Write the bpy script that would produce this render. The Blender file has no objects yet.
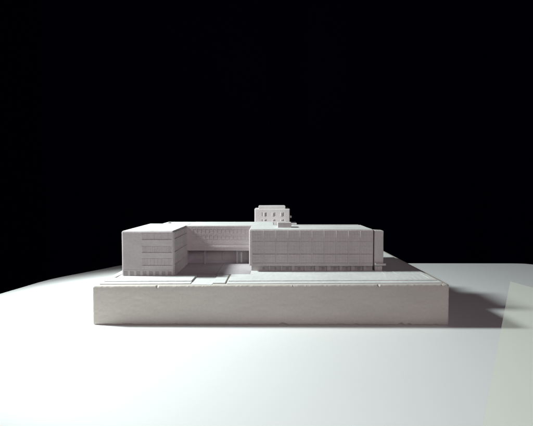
import bpy, bmesh, math, random
from mathutils import Vector, noise
random.seed(7)
S = 0.001                      # everything below is written in millimetres
sc = bpy.context.scene
col = sc.collection
CX, HY, CH, F = 270.0, 192.0, 133.0, 450.0
ROOF = 90.1

# ------------------------------------------------------------------ helpers
def tag(o, label=None, cat=None, kind=None, group=None):
    if label: o['label'] = label
    if cat: o['category'] = cat
    if kind: o['kind'] = kind
    if group: o['group'] = group
    return o

def empty(name, loc):
    o = bpy.data.objects.new(name, None)
    o.location = Vector(loc) * S
    o.empty_display_size = 0.02
    col.objects.link(o)
    return o

def link(name, bm, mat, parent=None, bevel=0.0, segs=2, smooth=False):
    """bm is in world millimetres; children of the model's empty keep world coordinates"""
    for v in bm.verts:
        v.co = v.co * S
    bmesh.ops.recalc_face_normals(bm, faces=bm.faces[:])
    c = Vector((0, 0, 0))
    xs = [v.co for v in bm.verts]
    lo = Vector((min(p.x for p in xs), min(p.y for p in xs), min(p.z for p in xs)))
    hi = Vector((max(p.x for p in xs), max(p.y for p in xs), max(p.z for p in xs)))
    c = Vector(((lo.x + hi.x) / 2, (lo.y + hi.y) / 2, lo.z))
    for v in bm.verts:
        v.co -= c
    me = bpy.data.meshes.new(name)
    bm.to_mesh(me); bm.free()
    if smooth:
        for p in me.polygons: p.use_smooth = True
    me.materials.append(mat)
    o = bpy.data.objects.new(name, me)
    col.objects.link(o)
    pw = Vector((0, 0, 0))
    p = parent
    while p is not None:
        pw += p.location
        p = p.parent
    o.location = c - pw
    if parent: o.parent = parent
    if bevel:
        b = o.modifiers.new('soft_edges', 'BEVEL')
        b.width = bevel * S; b.segments = segs; b.limit_method = 'ANGLE'
        b.angle_limit = math.radians(35); b.use_clamp_overlap = True
        b.harden_normals = False
    return o

def box(bm, x0, x1, y0, y1, z0, z1):
    vs = [bm.verts.new(p) for p in ((x0, y0, z0), (x1, y0, z0), (x1, y1, z0), (x0, y1, z0),
                                    (x0, y0, z1), (x1, y0, z1), (x1, y1, z1), (x0, y1, z1))]
    for q in ((0, 3, 2, 1), (4, 5, 6, 7), (0, 1, 5, 4), (1, 2, 6, 5), (2, 3, 7, 6), (3, 0, 4, 7)):
        bm.faces.new([vs[i] for i in q])
    return vs

def lump(vs_or_bm, amp, scale=0.05, seed=0.0):
    """hand-cast unevenness"""
    vs = vs_or_bm.verts if hasattr(vs_or_bm, 'verts') else vs_or_bm
    for v in vs:
        n = noise.noise_vector(v.co * scale + Vector((seed, seed * 1.7, 3.1)))
        v.co += n * amp

def solid(name, x0, x1, y0, y1, z0, z1, mat, parent, bevel=0.9, cell=7.0, amp=0.22, seed=1.0, segs=3):
    """a cast block, its faces cut fine enough to carry a little waviness"""
    bm = bmesh.new()
    nx, ny, nz = (max(1, int((b - a) / cell)) for a, b in ((x0, x1), (y0, y1), (z0, z1)))
    cache = {}
    def V(i, j, k):
        if (i, j, k) not in cache:
            cache[(i, j, k)] = bm.verts.new((x0 + (x1 - x0) * i / nx, y0 + (y1 - y0) * j / ny, z0 + (z1 - z0) * k / nz))
        return cache[(i, j, k)]
    for i in range(nx):
        for j in range(ny):
            for k in (0, nz):
                bm.faces.new((V(i, j, k), V(i + 1, j, k), V(i + 1, j + 1, k), V(i, j + 1, k)))
    for i in range(nx):
        for k in range(nz):
            for j in (0, ny):
                bm.faces.new((V(i, j, k), V(i + 1, j, k), V(i + 1, j, k + 1), V(i, j, k + 1)))
    for j in range(ny):
        for k in range(nz):
            for i in (0, nx):
                bm.faces.new((V(i, j, k), V(i, j + 1, k), V(i, j + 1, k + 1), V(i, j, k + 1)))
    lump(bm, amp, 0.06, seed)
    return link(name, bm, mat, parent, bevel, segs)

def relief(bm, us, vs, depth, at, base):
    """a skin of square cells, each at its own depth; at(u, v, d) gives the point d mm out of the wall.
    us, vs: sorted breaks; depth(i, j): how far the cell stands out; base: how deep its rim goes"""
    nu, nv = len(us) - 1, len(vs) - 1
    D = [[depth(i, j) for j in range(nv)] for i in range(nu)]
    cache = {}
    def V(i, j, d):
        k = (i, j, round(d, 3))
        if k not in cache: cache[k] = bm.verts.new(at(us[i], vs[j], d))
        return cache[k]
    for i in range(nu):
        for j in range(nv):
            d = D[i][j]
            bm.faces.new((V(i, j, d), V(i + 1, j, d), V(i + 1, j + 1, d), V(i, j + 1, d)))
    def wall(a, b, d0, d1):
        if abs(d0 - d1) < 1e-4: return
        try: bm.faces.new((V(*a, d0), V(*b, d0), V(*b, d1), V(*a, d1)))
        except ValueError: pass
    for j in range(nv):
        for i in range(nu + 1):
            l = D[i - 1][j] if i > 0 else base
            r = D[i][j] if i < nu else base
            wall((i, j), (i, j + 1), l, r)
    for i in range(nu):
        for j in range(nv + 1):
            l = D[i][j - 1] if j > 0 else base
            r = D[i][j] if j < nv else base
            wall((i, j), (i + 1, j), l, r)

def clad(name, u0, u1, v0, v1, out, holes, at, mat, parent, hole_d=0.05, base=-0.4, bevel=0.16, extra=()):
    """cladding with openings; holes: (u0,u1,v0,v1[,depth]); extra: ridges/grooves of the same form with depth"""
    rects = [(h[0], h[1], h[2], h[3], h[4] if len(h) > 4 else hole_d) for h in list(extra) + list(holes)]
    us = sorted(set([round(u0, 3), round(u1, 3)] + [round(c, 3) for r in rects for c in r[:2] if u0 < c < u1]))
    vs = sorted(set([round(v0, 3), round(v1, 3)] + [round(c, 3) for r in rects for c in r[2:4] if v0 < c < v1]))
    def dep(i, j):
        u = (us[i] + us[i + 1]) / 2; v = (vs[j] + vs[j + 1]) / 2
        d = out
        for r in rects:
            if r[0] < u < r[1] and r[2] < v < r[3]: d = r[4]
        return d
    bm = bmesh.new()
    relief(bm, us, vs, dep, at, base)
    return link(name, bm, mat, parent, bevel, 1)

def front(yw):  return lambda u, v, d: Vector((u, yw - d, v))
def right(xw):  return lambda u, v, d: Vector((xw + d, u, v))

# ------------------------------------------------------------------ materials
def nodes(name):
    m = bpy.data.materials.new(name); m.use_nodes = True
    nt = m.node_tree
    return m, nt, nt.nodes['Principled BSDF']

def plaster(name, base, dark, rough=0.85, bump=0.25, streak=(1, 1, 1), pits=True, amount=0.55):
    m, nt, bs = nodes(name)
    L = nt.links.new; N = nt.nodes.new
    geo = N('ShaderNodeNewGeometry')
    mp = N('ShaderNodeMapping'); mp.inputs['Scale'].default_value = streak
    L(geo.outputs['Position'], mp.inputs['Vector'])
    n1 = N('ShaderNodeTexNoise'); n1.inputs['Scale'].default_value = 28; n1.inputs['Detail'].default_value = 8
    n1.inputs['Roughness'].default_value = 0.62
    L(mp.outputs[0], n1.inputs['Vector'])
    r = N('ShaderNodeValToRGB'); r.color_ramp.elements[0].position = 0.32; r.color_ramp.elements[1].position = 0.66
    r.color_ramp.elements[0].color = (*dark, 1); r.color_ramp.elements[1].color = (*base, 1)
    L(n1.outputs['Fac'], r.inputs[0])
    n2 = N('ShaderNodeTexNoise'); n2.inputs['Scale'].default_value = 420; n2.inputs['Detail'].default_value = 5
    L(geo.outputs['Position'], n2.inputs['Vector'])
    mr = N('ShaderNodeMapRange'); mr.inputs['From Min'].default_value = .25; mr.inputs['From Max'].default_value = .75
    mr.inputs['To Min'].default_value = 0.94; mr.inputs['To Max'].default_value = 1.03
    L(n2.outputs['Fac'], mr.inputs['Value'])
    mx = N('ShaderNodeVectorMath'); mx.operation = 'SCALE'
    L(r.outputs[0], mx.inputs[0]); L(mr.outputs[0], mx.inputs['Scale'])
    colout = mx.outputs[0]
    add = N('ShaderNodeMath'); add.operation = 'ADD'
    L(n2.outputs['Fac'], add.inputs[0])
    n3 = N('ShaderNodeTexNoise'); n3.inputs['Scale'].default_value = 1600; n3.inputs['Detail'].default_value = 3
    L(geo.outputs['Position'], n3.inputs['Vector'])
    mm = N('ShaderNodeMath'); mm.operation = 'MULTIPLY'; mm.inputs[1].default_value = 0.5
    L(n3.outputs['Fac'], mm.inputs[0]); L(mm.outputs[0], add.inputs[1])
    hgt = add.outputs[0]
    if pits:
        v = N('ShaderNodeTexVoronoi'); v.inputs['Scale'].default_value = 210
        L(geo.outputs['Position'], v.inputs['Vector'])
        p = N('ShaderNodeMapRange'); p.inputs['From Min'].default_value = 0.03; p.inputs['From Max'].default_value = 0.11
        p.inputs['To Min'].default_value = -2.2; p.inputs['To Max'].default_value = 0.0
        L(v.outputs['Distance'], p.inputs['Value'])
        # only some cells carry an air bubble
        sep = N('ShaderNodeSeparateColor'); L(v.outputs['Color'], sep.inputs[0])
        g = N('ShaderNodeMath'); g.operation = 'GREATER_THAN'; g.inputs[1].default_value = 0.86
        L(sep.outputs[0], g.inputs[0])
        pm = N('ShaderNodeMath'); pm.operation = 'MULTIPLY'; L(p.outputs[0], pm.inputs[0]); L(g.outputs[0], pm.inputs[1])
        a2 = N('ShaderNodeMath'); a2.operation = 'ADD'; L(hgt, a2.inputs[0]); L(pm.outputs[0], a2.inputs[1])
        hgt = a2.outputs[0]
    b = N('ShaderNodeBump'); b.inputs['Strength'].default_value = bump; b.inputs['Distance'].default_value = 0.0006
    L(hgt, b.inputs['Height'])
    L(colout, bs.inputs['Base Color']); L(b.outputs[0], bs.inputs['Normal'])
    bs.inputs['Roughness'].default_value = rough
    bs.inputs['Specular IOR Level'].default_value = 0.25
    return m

M_PLASTER = plaster('cast_plaster', (0.61, 0.562, 0.562), (0.51, 0.467, 0.467), bump=0.35)
M_SLAB = plaster('cast_plaster_slab', (0.60, 0.56, 0.51), (0.48, 0.445, 0.405), streak=(0.22, .5, .6), bump=0.2)
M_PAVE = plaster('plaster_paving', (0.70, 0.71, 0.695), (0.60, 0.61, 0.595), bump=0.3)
M_PALE = plaster('pale_plaster', (0.66, 0.625, 0.62), (0.56, 0.52, 0.52), bump=0.25)  # paler tone, for the mullions and the tower
M_COURT_SHADE = plaster('shaded_court_plaster', (0.44, 0.405, 0.425), (0.37, 0.34, 0.36), bump=0.25)  # shade of the court and its ground floor put into the colour
M_PANE = plaster('plaster_window_recess', (0.58, 0.53, 0.53), (0.51, 0.465, 0.465), pits=False)
M_RECESS_SHADE = plaster('shaded_plaster_recess', (0.44, 0.405, 0.40), (0.37, 0.34, 0.34), pits=False)  # shade inside the recesses put into the colour

# white laminate tabletop
M_TABLE, nt, bs = nodes('white_laminate')
n = nt.nodes.new('ShaderNodeTexNoise'); n.inputs['Scale'].default_value = 6; n.inputs['Detail'].default_value = 5
g = nt.nodes.new('ShaderNodeNewGeometry'); nt.links.new(g.outputs['Position'], n.inputs['Vector'])
r = nt.nodes.new('ShaderNodeValToRGB')
r.color_ramp.elements[0].color = (0.775, 0.785, 0.785, 1); r.color_ramp.elements[1].color = (0.815, 0.825, 0.82, 1)
nt.links.new(n.outputs['Fac'], r.inputs[0]); nt.links.new(r.outputs[0], bs.inputs['Base Color'])
n2 = nt.nodes.new('ShaderNodeTexNoise'); n2.inputs['Scale'].default_value = 700; n2.inputs['Detail'].default_value = 3
nt.links.new(g.outputs['Position'], n2.inputs['Vector'])
b = nt.nodes.new('ShaderNodeBump'); b.inputs['Strength'].default_value = 0.05; b.inputs['Distance'].default_value = 0.0004
nt.links.new(n2.outputs['Fac'], b.inputs['Height']); nt.links.new(b.outputs[0], bs.inputs['Normal'])
bs.inputs['Roughness'].default_value = 0.55; bs.inputs['Specular IOR Level'].default_value = 0.3

M_WALL, nt, bs = nodes('black_navy_cloth')
bs.inputs['Base Color'].default_value = (0.006, 0.006, 0.035, 1); bs.inputs['Roughness'].default_value = 0.95
bs.inputs['Specular IOR Level'].default_value = 0.0

# hazy acrylic: most light passes, the rest scatters
M_ACR, nt, bs = nodes('hazy_acrylic')
bs.inputs['Base Color'].default_value = (0.87, 0.865, 0.79, 1); bs.inputs['Roughness'].default_value = 0.6
tr = nt.nodes.new('ShaderNodeBsdfTransparent'); tr.inputs[0].default_value = (0.97, 0.98, 0.95, 1)
tl = nt.nodes.new('ShaderNodeBsdfTranslucent'); tl.inputs[0].default_value = (0.87, 0.865, 0.79, 1)
m1 = nt.nodes.new('ShaderNodeMixShader'); m1.inputs[0].default_value = 0.5
nt.links.new(bs.outputs[0], m1.inputs[1]); nt.links.new(tl.outputs[0], m1.inputs[2])
m2 = nt.nodes.new('ShaderNodeMixShader'); m2.inputs[0].default_value = 0.17
nt.links.new(tr.outputs[0], m2.inputs[1]); nt.links.new(m1.outputs[0], m2.inputs[2])
nt.links.new(m2.outputs[0], nt.nodes['Material Output'].inputs['Surface'])

# ------------------------------------------------------------------ the table and the dark backdrop
def spline(pts, n=10):
    out = []; m = len(pts)
    for i in range(m):
        p0, p1, p2, p3 = (Vector(pts[(i + k - 1) % m]) for k in range(4))
        for t in range(n):
            u = t / n
            out.append(0.5 * ((2 * p1) + (p2 - p0) * u + (2 * p0 - 5 * p1 + 4 * p2 - p3) * u * u + (3 * p1 - p0 - 3 * p2 + p3) * u ** 3))
    return out
left_px = [(0, 292), (19, 286.5), (38, 281), (56, 276.7), (75, 273), (100, 268.2), (122.7, 264)]
arc = []
for x, y in left_px:
    r_ = CH / (y - HY); arc.append(((x - CX) * r_, F * r_))
outline = [(-330, 160), (-372, 300), (-380, 400), (-374, 500)] + arc[1:] + \
          [(-225, 853), (-150, 857), (0, 857), (200, 857), (400, 857), (462, 856), (483, 848), (494, 825), (500, 750), (504, 600), (504, 400), (495, 200), (450, 110), (200, 92), (-150, 92)]
pts = spline(outline, 8)
bm = bmesh.new()
cx = sum(p.x for p in pts) / len(pts); cy = sum(p.y for p in pts) / len(pts)
R = 9.0; TH = 38.0
prof = [(R * (1 - math.cos(a)), -R * (1 - math.sin(a))) for a in [math.radians(90 - 15 * k) for k in range(7)]]
prof = [(-R + R * math.sin(math.radians(15 * k)), -R + R * math.cos(math.radians(15 * k))) for k in range(7)] + [(0, -TH + 3), (-3, -TH)]
rings = []
N_ = len(pts)
nrm = []
for i in range(N_):
    t = pts[(i + 1) % N_] - pts[i - 1]; nn = Vector((t.y, -t.x)).normalized()
    if nn.dot(pts[i] - Vector((cx, cy))) < 0: nn = -nn
    nrm.append(nn)
for off, z in prof:
    rings.append([bm.verts.new((pts[i].x + nrm[i].x * off, pts[i].y + nrm[i].y * off, z)) for i in range(N_)])
for a, b2 in zip(rings, rings[1:]):
    for i in range(N_):
        bm.faces.new((a[i], a[(i + 1) % N_], b2[(i + 1) % N_], b2[i]))
bm.faces.new(rings[0]); bm.faces.new(list(reversed(rings[-1])))
table = link('display_table', bm, M_TABLE, None, 0)
for p in table.data.polygons: p.use_smooth = p.area < 0.05 and len(p.vertices) == 4
tag(table, 'smooth white tabletop with rounded corners under the pale building model', 'table')

bm = bmesh.new()
prev = None
for k in range(41):
    x = -4200 + 8400 * k / 40
    y = 2600 + 30 * math.sin(k * 1.7) + 18 * math.sin(k * 3.9)
    cur = (bm.verts.new((x, y, -1500)), bm.verts.new((x, y, 3000)), bm.verts.new((x, y + 20, 3000)), bm.verts.new((x, y + 20, -1500)))
    if prev:
        for a in range(4): bm.faces.new((prev[a], cur[a], cur[(a + 1) % 4], prev[(a + 1) % 4]))
    prev = cur
back = link('backdrop', bm, M_WALL, None, 0, smooth=False)
tag(back, kind='structure')

# ------------------------------------------------------------------ the building model
MODEL = empty('building_model', (0, 600, 0))
tag(MODEL, 'pale plaster scale model of a modernist flat-roofed building complex on a thick slab', 'building model')

tilt = lambda x: x * 0.0062

# --- the thick slab: a cross-section swept along x, with chips
X0, X1, YF, YB, ZT = -178.0, 178.5, 450.0, 792.0, 40.4
chips_top = [(-112.5, 1.3, 1.6), (108, 1.5, 1.1), (23, .8, .6), (37, .6, .35), (-68, .5, .3), (171, .7, .5)]
chips_bot = [(13, 4.5, 1.8), (86, 3.0, 1.0), (131, 3.2, 1.9), (139, 2.2, 1.6), (70, 5, .8), (-20, 3, .6), (-95, 3, .7), (-60, 2, .5), (165, 3, .6), (-140, 4, .5)]
bm = bmesh.new()
rings = []
NX = 520
for i in range(NX + 1):
    x = X0 + (X1 - X0) * i / NX
    e = min(i, NX - i) * (X1 - X0) / NX           # distance from the end: rounds the upright corners
    ins = 0 if e > 2.4 else 2.4 - math.sqrt(max(0, 2.4 ** 2 - (2.4 - e) ** 2))
    n = lambda s, k: noise.noise(Vector((x * s, k * 7.3, 0)))
    ct = sum(h * max(0, 1 - abs(x - c) / w) ** .6 for c, w, h in chips_top) + abs(n(.22, 1)) * .5
    cb = sum(h * max(0, 1 - abs(x - c) / w) ** .6 for c, w, h in chips_bot) + abs(n(.13, 2)) * .9
    zt = ZT + tilt(x) + n(.05, 3) * .15 - (0.9 * max(0, 1 - e / 3))
    yf = YF + ins + n(.03, 4) * .35
    P = [(yf + 1.2 + cb * .9, 0.0), (yf + .25, 1.1 + cb), (yf + n(.2, 7) * .1, 3 + cb)]
    for q in range(1, 12):
        z = 4.5 + cb * (1 - q / 12) + (zt - 7) * q / 12
        P.append((yf + n(.11, 10 + q) * .22, z))
    P += [(yf + .1, zt - 1.3 - ct), (yf + .5 + ct * .4, zt - .5 - ct * .7), (yf + 1.3 + ct, zt - .1), (yf + 3.2 + ct, zt)]
    P += [(600, zt + .1), (YB - ins - 3, zt), (YB - ins - .4, zt - 1.2), (YB - ins, zt - 5), (YB - ins, 2), (YB - ins - 1, 0)]
    rings.append([bm.verts.new((x, y, z)) for y, z in P])
for a, b2 in zip(rings, rings[1:]):
    for k in range(len(a)):
        bm.faces.new((a[k], b2[k], b2[(k + 1) % len(a)], a[(k + 1) % len(a)]))
bm.faces.new(rings[0]); bm.faces.new(list(reversed(rings[-1])))
slab = link('base_slab', bm, M_SLAB, MODEL)

# --- paving laid on the slab in low steps
def pave(name, x0, x1, y0, y1, z0, z1, seed, bevel=.22, cell=9, mat=None):
    bm = bmesh.new()
    nx, ny = max(1, int((x1 - x0) / 3)), max(1, int((y1 - y0) / 12))
    top = [[None] * (ny + 1) for _ in range(nx + 1)]; bot = [[None] * (ny + 1) for _ in range(nx + 1)]
    for i in range(nx + 1):
        for j in range(ny + 1):
            x = x0 + (x1 - x0) * i / nx; y = y0 + (y1 - y0) * j / ny
            n = noise.noise(Vector((x * .35, y * .05, seed)))
            yy = y + (n * .28 if j == 0 else 0)
            top[i][j] = bm.verts.new((x, yy, z1 + tilt(x) + n * .10))
            bot[i][j] = bm.verts.new((x, yy, z0 + tilt(x)))
    for i in range(nx):
        for j in range(ny):
            bm.faces.new((top[i][j], top[i + 1][j], top[i + 1][j + 1], top[i][j + 1]))
            bm.faces.new((bot[i][j], bot[i][j + 1], bot[i + 1][j + 1], bot[i + 1][j]))
        bm.faces.new((bot[i][0], bot[i + 1][0], top[i + 1][0], top[i][0]))
        bm.faces.new((bot[i][ny], top[i][ny], top[i + 1][ny], bot[i + 1][ny]))
    for j in range(ny):
        bm.faces.new((bot[0][j], top[0][j], top[0][j + 1], bot[0][j + 1]))
        bm.faces.new((bot[nx][j], bot[nx][j + 1], top[nx][j + 1], top[nx][j]))
    return link(name, bm, mat or M_PAVE, MODEL, bevel, 2)
pave('pavement', -172.5, -80.4, 456.5, 499, 39.5, 41.3, 1.1)
pave('kerb_terrace', -171.0, -81.0, 466.0, 498.5, 40.6, 42.2, 2.1)
pave('side_terrace', -171.0, -107, 498.8, 700, 39.5, 42.15, 2.6)
pave('pavement', -43.5, 173.0, 456.0, 503, 39.5, 41.1, 3.1)
pave('kerb_terrace', -43.0, 171.0, 466.0, 503.3, 40.6, 41.9, 4.1)
pave('side_terrace', -22.0, 171.5, 503.6, 785, 39.5, 41.85, 4.6)
pave('entrance_step', -58.0, -45.6, 457.8, 502, 39.5, 41.5, 5.1)
pave('lower_path', -80.2, -58.2, 453.5, 502.3, 39.5, 40.75, 1.9)
pave('courtyard_paving', -106.0, -60.15, 502.6, 587, 39.5, 41.6, 6.1, mat=M_COURT_SHADE)
pave('courtyard_paving', -59.8, -22.2, 503.9, 587, 39.5, 41.75, 6.6, mat=M_COURT_SHADE)
pave('garden_kerb', -166.8, -165.4, 484, 640, 41.5, 43.1, 7.1)
pave('garden_kerb', 126.5, 127.3, 478, 518, 41.4, 41.97, 8.1)
pave('garden_kerb', 139.5, 140.5, 492, 520, 41.4, 42.0, 9.1)
pave('garden_kerb', 166.0, 170.3, 474, 502, 41.4, 42.05, 10.1)

def Zof(y, r): return CH - (y - HY) * r
def Xof(x, r): return (x - CX) * r

# ---------------- left wing
rL = 1.10; YL = rL * F
lx0, lx1 = -162.2, -105.6
wing = solid('school_wing', lx0, lx1, YL, 612.5, 38, ROOF, M_PLASTER, MODEL, bevel=1.3, seed=2.3)
fx0, fx1 = lx0 + 1.8, lx1 - 0.5
holes = []; extra = []
zr = lambda y: Zof(y, rL)
xr = lambda x: Xof(x, rL)
rows = [(233.2, 239.3), (246.0, 252.2), (258.2, 265.0)]
cuts = [143.4, 147.8, 154.9, 161.8, 168.7, 172.6]
wins = []
for ri, (ya, yb) in enumerate(rows):
    for a, b2 in zip(cuts, cuts[1:]):
        h = (xr(a) + .28, xr(b2) - .28, zr(yb), zr(ya))
        holes.append(h); wins.append(h)
    extra.append((xr(142.6), xr(172.9), zr(yb) - .75, zr(yb) - .05, .8))     # sill
    extra.append((xr(142.6), xr(172.9), zr(ya) + .05, zr(ya) + .6, .25))       # groove over the band
extra.append((fx0, fx1, zr(269.3), zr(268.5), .3))
posts = []
for k in range(8):
    a = 124.6 + k * 6.28
    h = (xr(a), xr(a + 3.9), 40, zr(270.0), -0.35)
    posts.append(h)
fac = clad('facade', fx0, fx1, 40.5, ROOF - 1.5, .48, holes, front(YL), M_PLASTER, wing, hole_d=.02, extra=extra + posts)
for a, b2, c, d in wins:
    bm = bmesh.new(); box(bm, a + .02, b2 - .02, YL - .22, YL + .3, c + .02, d - .02)
    k = (1, 4, 2)[wins.index((a, b2, c, d)) // 5]
    for q in range(1, k):
        x = a + (b2 - a) * q / k
        box(bm, x - .14, x + .14, YL - .5, YL - .2, c + .1, d - .1)
    link('window', bm, M_PANE, wing, .06, 1)
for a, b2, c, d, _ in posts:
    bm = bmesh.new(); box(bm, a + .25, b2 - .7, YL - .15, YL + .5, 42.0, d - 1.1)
    link('basement_window', bm, M_RECESS_SHADE, wing, .1, 1)
# courtyard side of the left wing
ys0, ys1 = YL + 2, 575.7
hs = []
for (za, zb) in ((zr(239.0), zr(233.5)), (zr(252.0), zr(246.5)), (zr(264.8), zr(259.3))):
    for k in range(5):
        hs.append((ys0 + 3 + k * 14.6, ys0 + 3 + k * 14.6 + 13.9, za, zb))
ex = [(ys0, ys1, h[2] - .7, h[2] - .05, 1.0) for h in hs[::5]]
clad('side_facade', ys0, ys1, 40.5, ROOF - 1.4, .6, hs + [(561, 573, 40, 60, -.3)], right(lx1), M_PLASTER, wing, hole_d=.05, extra=ex)
for a, b2, c, d in hs:
    bm = bmesh.new(); box(bm, lx1 - .3, lx1 + .2, a + .03, b2 - .03, c + .03, d - .03)
    for q in range(1, 4):
        y = a + (b2 - a) * q / 4
        box(bm, lx1 + .1, lx1 + .45, y - .15, y + .15, c + .1, d - .1)
    link('window', bm, M_PANE, wing, .06, 1)
bm = bmesh.new(); box(bm, lx1 - .2, lx1 + .15, 562, 572, 41, 59)
link('door', bm, M_PANE, wing, .1, 1)
# low roof kerb and a pit left by an air bubble: dark plug, shade put into its colour
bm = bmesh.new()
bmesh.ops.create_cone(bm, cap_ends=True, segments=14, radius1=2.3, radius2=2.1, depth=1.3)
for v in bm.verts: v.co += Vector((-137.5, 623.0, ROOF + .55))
M_DARK = plaster('pit_shade', (0.06, 0.05, 0.05), (0.04, 0.035, 0.035), pits=False)

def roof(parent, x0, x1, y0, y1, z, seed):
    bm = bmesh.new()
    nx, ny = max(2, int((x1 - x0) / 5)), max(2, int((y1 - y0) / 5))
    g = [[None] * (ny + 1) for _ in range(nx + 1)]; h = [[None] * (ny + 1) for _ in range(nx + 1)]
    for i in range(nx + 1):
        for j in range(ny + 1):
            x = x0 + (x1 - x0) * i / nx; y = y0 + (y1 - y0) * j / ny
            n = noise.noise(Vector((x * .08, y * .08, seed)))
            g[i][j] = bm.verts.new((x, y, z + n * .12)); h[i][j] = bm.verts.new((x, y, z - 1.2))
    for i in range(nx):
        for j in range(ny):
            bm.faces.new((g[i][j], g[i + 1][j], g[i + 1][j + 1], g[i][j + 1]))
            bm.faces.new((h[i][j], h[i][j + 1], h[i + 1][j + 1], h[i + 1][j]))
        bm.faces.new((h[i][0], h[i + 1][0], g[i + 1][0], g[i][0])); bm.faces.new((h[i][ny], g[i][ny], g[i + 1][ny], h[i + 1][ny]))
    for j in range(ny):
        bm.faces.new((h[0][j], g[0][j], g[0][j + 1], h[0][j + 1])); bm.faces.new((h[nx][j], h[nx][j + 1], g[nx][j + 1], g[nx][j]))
    return link('roof', bm, M_PAVE, parent, .25, 2)  # paler than the walls: the roofs' lit brightness put into the colour
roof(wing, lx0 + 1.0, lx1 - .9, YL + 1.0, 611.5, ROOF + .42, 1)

# ---------------- linking wing at the back of the court
rB = 1.28; YBk = rB * F
bx0, bx1 = -146.0, 5.0
link_w = solid('linking_wing', -107.5, bx1, YBk, 650, 58.5, ROOF - .08, M_PLASTER, MODEL, bevel=.4, seed=5.1)
rear = solid('rear_wing', bx0, -102.0, 607, 650, 38, ROOF - .05, M_PLASTER, MODEL, bevel=1.0, seed=6.6)
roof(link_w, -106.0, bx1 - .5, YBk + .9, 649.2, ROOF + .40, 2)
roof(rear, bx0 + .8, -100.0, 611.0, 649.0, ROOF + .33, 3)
d_ = link('roof_pit', bm, M_DARK, rear, .15)
zb = lambda y: Zof(y, rB)
xb = lambda x: Xof(x, rB)
hb = []; eb = []
for ya, yb in ((228.6, 232.8), (235.0, 238.4)):
    for k in range(14):
        a = 193.4 + k * 3.95
        hb.append((xb(a) + .2, xb(a + 3.95) - .25, zb(yb), zb(ya)))
for y in (233.7, 239.3, 243.9):
    eb.append((xb(192.2), xb(252), zb(y) - .45, zb(y) + .45, .05))
eb.append((xb(192.2), xb(252), zb(227.4), zb(226.7), .25))
eb.append((xb(192.2), xb(252), zb(247.2), zb(245.6), .8))
clad('facade', -105.3, bx1, zb(247.3), ROOF - .8, .3, hb, front(YBk), M_PLASTER, link_w, hole_d=.05, extra=eb)
for a, b2, c, d in hb:
    bm = bmesh.new(); box(bm, a + .02, b2 - .02, YBk - .16, YBk + .3, c + .02, d - .02)
    link('window', bm, M_PANE, link_w, .06, 1)
# recessed ground floor
gf = solid('ground_floor', -107.0, bx1, YBk + 12, 648, 38, 58.4, M_COURT_SHADE, MODEL, bevel=.4, seed=7.9)
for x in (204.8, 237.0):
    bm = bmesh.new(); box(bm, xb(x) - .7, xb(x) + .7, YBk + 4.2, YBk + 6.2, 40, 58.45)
    link('pillar', bm, M_COURT_SHADE, gf, .15)
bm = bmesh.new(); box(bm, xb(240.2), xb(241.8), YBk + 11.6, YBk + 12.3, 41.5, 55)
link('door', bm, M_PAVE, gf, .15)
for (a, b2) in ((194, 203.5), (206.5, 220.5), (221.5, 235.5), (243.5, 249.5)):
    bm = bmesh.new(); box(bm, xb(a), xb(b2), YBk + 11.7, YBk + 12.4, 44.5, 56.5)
    link('window', bm, M_RECESS_SHADE, gf, .15)
bm = bmesh.new()
bmesh.ops.create_icosphere(bm, subdivisions=2, radius=1.0)
for v in bm.verts: v.co = Vector((v.co.x * 1.6, v.co.y * 1.2, v.co.z * .5)) + Vector((xb(234) * 1.08, 645, ROOF + .25))
link('roof_vent', bm, M_PAVE, link_w, 0, smooth=True)

# ---------------- workshop wing on the right
rR = 1.153; YR = rR * F
zq = lambda y: Zof(y, rR)
xq = lambda x: Xof(x, rR)
wx0, wx1 = xq(249.3), xq(372.2)
ws = solid('workshop_wing', wx0, wx1, YR, 590, zq(265.2), ROOF, M_PLASTER, MODEL, bevel=1.2, seed=9.2)
bas = solid('basement', wx0 + 2.2, wx1 + 1, YR + 6.5, 588, 38, zq(265.1), M_PLASTER, MODEL, bevel=.4, seed=3.2)
gx = [xq(252.3)] + [xq(264.0 + 11.95 * k) for k in range(10)]
gz = [zq(v) for v in (262.6, 253.6, 241.4, 230.6)]
hw = []; ew = []
for i in range(10):
    for j in range(3):
        hw.append((gx[i] + .42, gx[i + 1] - .42, gz[j] + .35, gz[j + 1] - .35))
for g_ in gx[1:-1]:
    bm = bmesh.new(); box(bm, g_ - .24, g_ + .24, YR - 1.25, YR - .95, gz[0] - 2, gz[-1] + .6)
    lump(bm, .12, .3, g_)
    link('mullion', bm, M_PALE, ws, .08, 1)
    ew.append((g_ - .28, g_ + .28, gz[0], gz[-1], 1.0))
ew.append((gx[0] - .2, gx[0] + .5, zq(264.8), zq(229.8), .95))
ew.append((gx[0] + .5, xq(371.9), gz[1] - .3, gz[1] + .3, .2))
ew.append((gx[0] + .5, xq(371.9), zq(263.4), zq(262.7), .15))
clad('curtain_wall', wx0 + 1.3, xq(371.9), zq(265.0), ROOF - 1.1, .55, hw, front(YR), M_PLASTER, ws, hole_d=.05, extra=ew)
for wi, (a, b2, c, d) in enumerate(hw):
    bm = bmesh.new(); box(bm, a + .02, b2 - .02, YR - .22, YR + .3, c + .02, d - .02)
    for q in range(1, 4):
        x = a + (b2 - a) * q / 4 + random.uniform(-.1, .1)
        box(bm, x - .15, x + .15, YR - .36, YR - .2, c + .1, d - .1)
    nz = 3
    for q in range(1, nz):
        z = c + (d - c) * q / nz
        box(bm, a + .1, b2 - .1, YR - .33, YR - .2, z - .12, z + .12)
    link('window', bm, M_PANE, ws, .05, 1)
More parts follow.
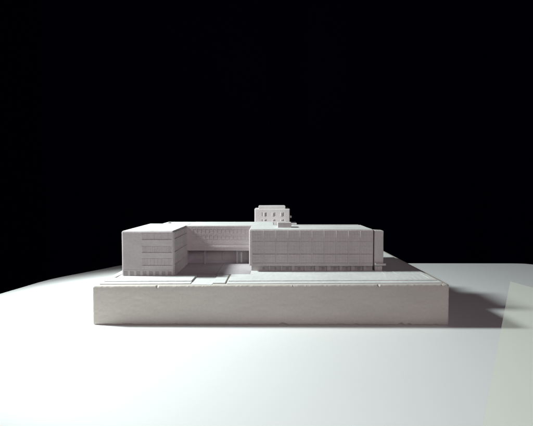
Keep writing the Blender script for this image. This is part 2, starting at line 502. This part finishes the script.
for k in range(10):                                            # basement openings
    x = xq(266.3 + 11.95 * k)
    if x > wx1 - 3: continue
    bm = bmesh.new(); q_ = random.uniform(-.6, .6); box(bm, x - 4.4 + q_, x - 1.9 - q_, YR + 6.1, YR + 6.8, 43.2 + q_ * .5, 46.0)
    link('basement_window', bm, M_RECESS_SHADE, bas, .15, 1)
    bm = bmesh.new(); q_ = random.uniform(-1.2, 1.2); box(bm, x + 1.8 + q_, x + 5.2 - q_ * .6, YR + 4.4 + q_ * .4, YR + 6.8, 41.5, zq(265.3))
    link('pier', bm, M_PLASTER, bas, .2, 1)
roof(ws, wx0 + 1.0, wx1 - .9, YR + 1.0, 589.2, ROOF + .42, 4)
# roof parapet along the back of the workshop roof
bm = bmesh.new(); box(bm, 30, wx1 - 4, 585.4, 588.6, ROOF - .5, ROOF + .95)
link('parapet', bm, M_PLASTER, ws, .2)
# stair column on the right end, with a little canopy
st = solid('stair_tower', xq(373.3), xq(382.4), YR + .3, YR + 13, zq(264.8), ROOF - .7, M_PLASTER, MODEL, bevel=.7, seed=4.4)
for v in st.data.vertices:
    if v.co.z > (ROOF - zq(264.8)) * S - .004 * 1: v.co.z -= max(0, v.co.x) * .10
sb = solid('stair_base', xq(374.4), xq(381.6), YR + 1.2, YR + 13, 38, zq(265.0), M_PLASTER, MODEL, bevel=.4, seed=4.9)
bm = bmesh.new(); box(bm, xq(373.6), xq(384.6), YR - 1.6, YR + 10, zq(264.7), zq(262.6))
link('canopy', bm, M_PLASTER, sb, .35)
bm = bmesh.new(); bmesh.ops.create_icosphere(bm, subdivisions=2, radius=1.1)
for v in bm.verts: v.co += Vector((xq(374.4), YR - 1.7, zq(263.0)))
link('canopy_knob', bm, M_PAVE, sb, 0, smooth=True)
bm = bmesh.new(); box(bm, xq(376.4), xq(379.6), YR + .7, YR + 1.5, 41.5, zq(265.8))
link('door', bm, M_PANE, sb, .15)
# unseen low block behind the workshop wing, added for its shadow on the slab
solid('shadow_block', 40, wx1, 591, 622, 38, 80, M_PLASTER, MODEL, bevel=.8, seed=8.8)
# machine room on the roof
mr = solid('roof_house', xq(277.4) * 1.0 + 0.6, 25.5, 543, 560, ROOF - 1, ROOF + 6.3, M_PLASTER, MODEL, bevel=.5, seed=1.8)

# ---------------- studio tower behind
rT = 1.62; YT = rT * F
zt_ = lambda y: Zof(y, rT)
xt = lambda x: Xof(x, rT)
tx0, tx1 = xt(254.7), xt(289.6)
tw = solid('studio_tower', tx0, tx1, YT, YT + 48, 38, zt_(208.6), M_PALE, MODEL, bevel=.9, seed=6.1)  # paler plaster: stronger light on the tower put into its colour
rs = solid('roof_storey', xt(258.7), xt(285.2), YT + .5, YT + 44, zt_(208.7), zt_(205.8), M_PALE, tw, bevel=.5, seed=6.4)
ht = []
for x, w in ((262.4, .28), (266.2, .4), (274.8, .4), (283.2, .4)):
    for ya, yb in ((212.2, 215.9), (219.0, 222.3), (226, 229.5)):
        ht.append((xt(x - w), xt(x + w), zt_(yb), zt_(ya)))
ht.append((xt(263.6), xt(264.8), zt_(208.75), zt_(207.9) - .4))
clad('facade', tx0 + 1.2, tx1 - 1.0, 50, zt_(208.6) - 1.0, 2.6, ht[:-1], front(YT), M_PALE, tw, hole_d=-.1, base=-.3, bevel=.15)
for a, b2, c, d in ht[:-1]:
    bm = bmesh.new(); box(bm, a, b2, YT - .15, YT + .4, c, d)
    link('window', bm, M_RECESS_SHADE, tw, .05, 1)
for x in (264.4, 272.6, 281.0):                                # small balconies left of each window line
    for ya in (212.0, 218.8):
        bm = bmesh.new(); box(bm, xt(x) - .6, xt(x) + .5, YT - 3.3, YT - 2.5, zt_(ya + 3.7), zt_(ya + .2))
        link('balcony', bm, M_PAVE, tw, .2)
bm = bmesh.new(); box(bm, tx1 - .1, tx1 + 3.0, YT + 4, YT + 14, zt_(217.6), zt_(215.6))
link('balcony', bm, M_PAVE, tw, .3)
lo = solid('low_link', tx1 + .5, xt(296.3), YT - 6, YT + 30, 38, zt_(222.6), M_PAVE, MODEL, bevel=.4, seed=2.9)
mid = solid('link_block', tx0 + 6, tx1 - 6, 652, YT - 3.2, 38, ROOF - 3.5, M_PLASTER, MODEL, bevel=.5, seed=2.2)

# ------------------------------------------------------------------ hazy acrylic sheet standing in the right foreground
bm = bmesh.new()
# foot and top of its far edge, then of its near edge (mm)
def pane_pt(x, y, Y): r_ = Y / F; return Vector(((x - CX) * r_, Y, CH - (y - HY) * r_))
tf = pane_pt(508, 280.5, 228); bf = Vector((106, 228, 0.3))
dirn = Vector((4.2, -17.5, -0.3)) * 5.2
tn = tf + dirn; bn = bf + dirn; bn.z = .3
nrm_ = (tn - tf).cross(bf - tf).normalized() * 1.2
q = [tf, tn, bn, bf]
vs = [bm.verts.new(p) for p in q] + [bm.verts.new(p + nrm_) for p in q]
for f_ in ((0, 1, 2, 3), (7, 6, 5, 4), (0, 4, 5, 1), (1, 5, 6, 2), (2, 6, 7, 3), (3, 7, 4, 0)):
    bm.faces.new([vs[i] for i in f_])
pn = link('acrylic_sheet', bm, M_ACR, None, 0)
tag(pn, 'hazy pale green see-through acrylic sheet standing at the right edge in the foreground', 'acrylic sheet')

# ------------------------------------------------------------------ light
sp = bpy.data.lights.new('spot_lamp', 'SPOT')
sp.energy = 40; sp.color = (0.91, 1.0, 0.985); sp.spot_size = math.radians(61.5); sp.spot_blend = 0.42
sp.shadow_soft_size = 0.048
so = bpy.data.objects.new('spot_lamp', sp); col.objects.link(so)
so.location = Vector((-570, 545, 455)) * S
so.rotation_euler = (Vector((50, 515, 0)) * S - so.location).to_track_quat('-Z', 'Y').to_euler()

ar = bpy.data.lights.new('fill_light', 'AREA'); ar.shape = 'DISK'; ar.size = 1.2  # added fill behind the camera, lifts and tints the shade
ar.energy = 7.6; ar.color = (1.0, 0.825, 0.91)
ao = bpy.data.objects.new('fill_light', ar); col.objects.link(ao)
ao.location = (0.4, -1.2, 0.9)
ao.rotation_euler = (Vector((0, .6, 0)) - ao.location).to_track_quat('-Z', 'Y').to_euler()

w = bpy.data.worlds.new('World'); sc.world = w; w.use_nodes = True
w.node_tree.nodes['Background'].inputs[0].default_value = (0, 0, 0, 1)
w.node_tree.nodes['Background'].inputs[1].default_value = 0

# ------------------------------------------------------------------ camera
cam = bpy.data.cameras.new('camera'); co = bpy.data.objects.new('camera', cam); col.objects.link(co)
cam.sensor_width = 36; cam.lens = 36 * 456.0 / 533
cam.clip_start = 0.005; cam.clip_end = 50
co.location = (0, 0, CH * S)
co.rotation_euler = (math.radians(90) - math.atan(21 / 456.0), 0, math.atan(3.5 / 456.0))
sc.camera = co
sc.view_settings.view_transform = 'Standard'; sc.view_settings.look = 'None'
sc.view_settings.exposure = 0; sc.view_settings.gamma = 1
sc.render.engine = 'CYCLES'
sc.cycles.max_bounces = 10; sc.cycles.diffuse_bounces = 8
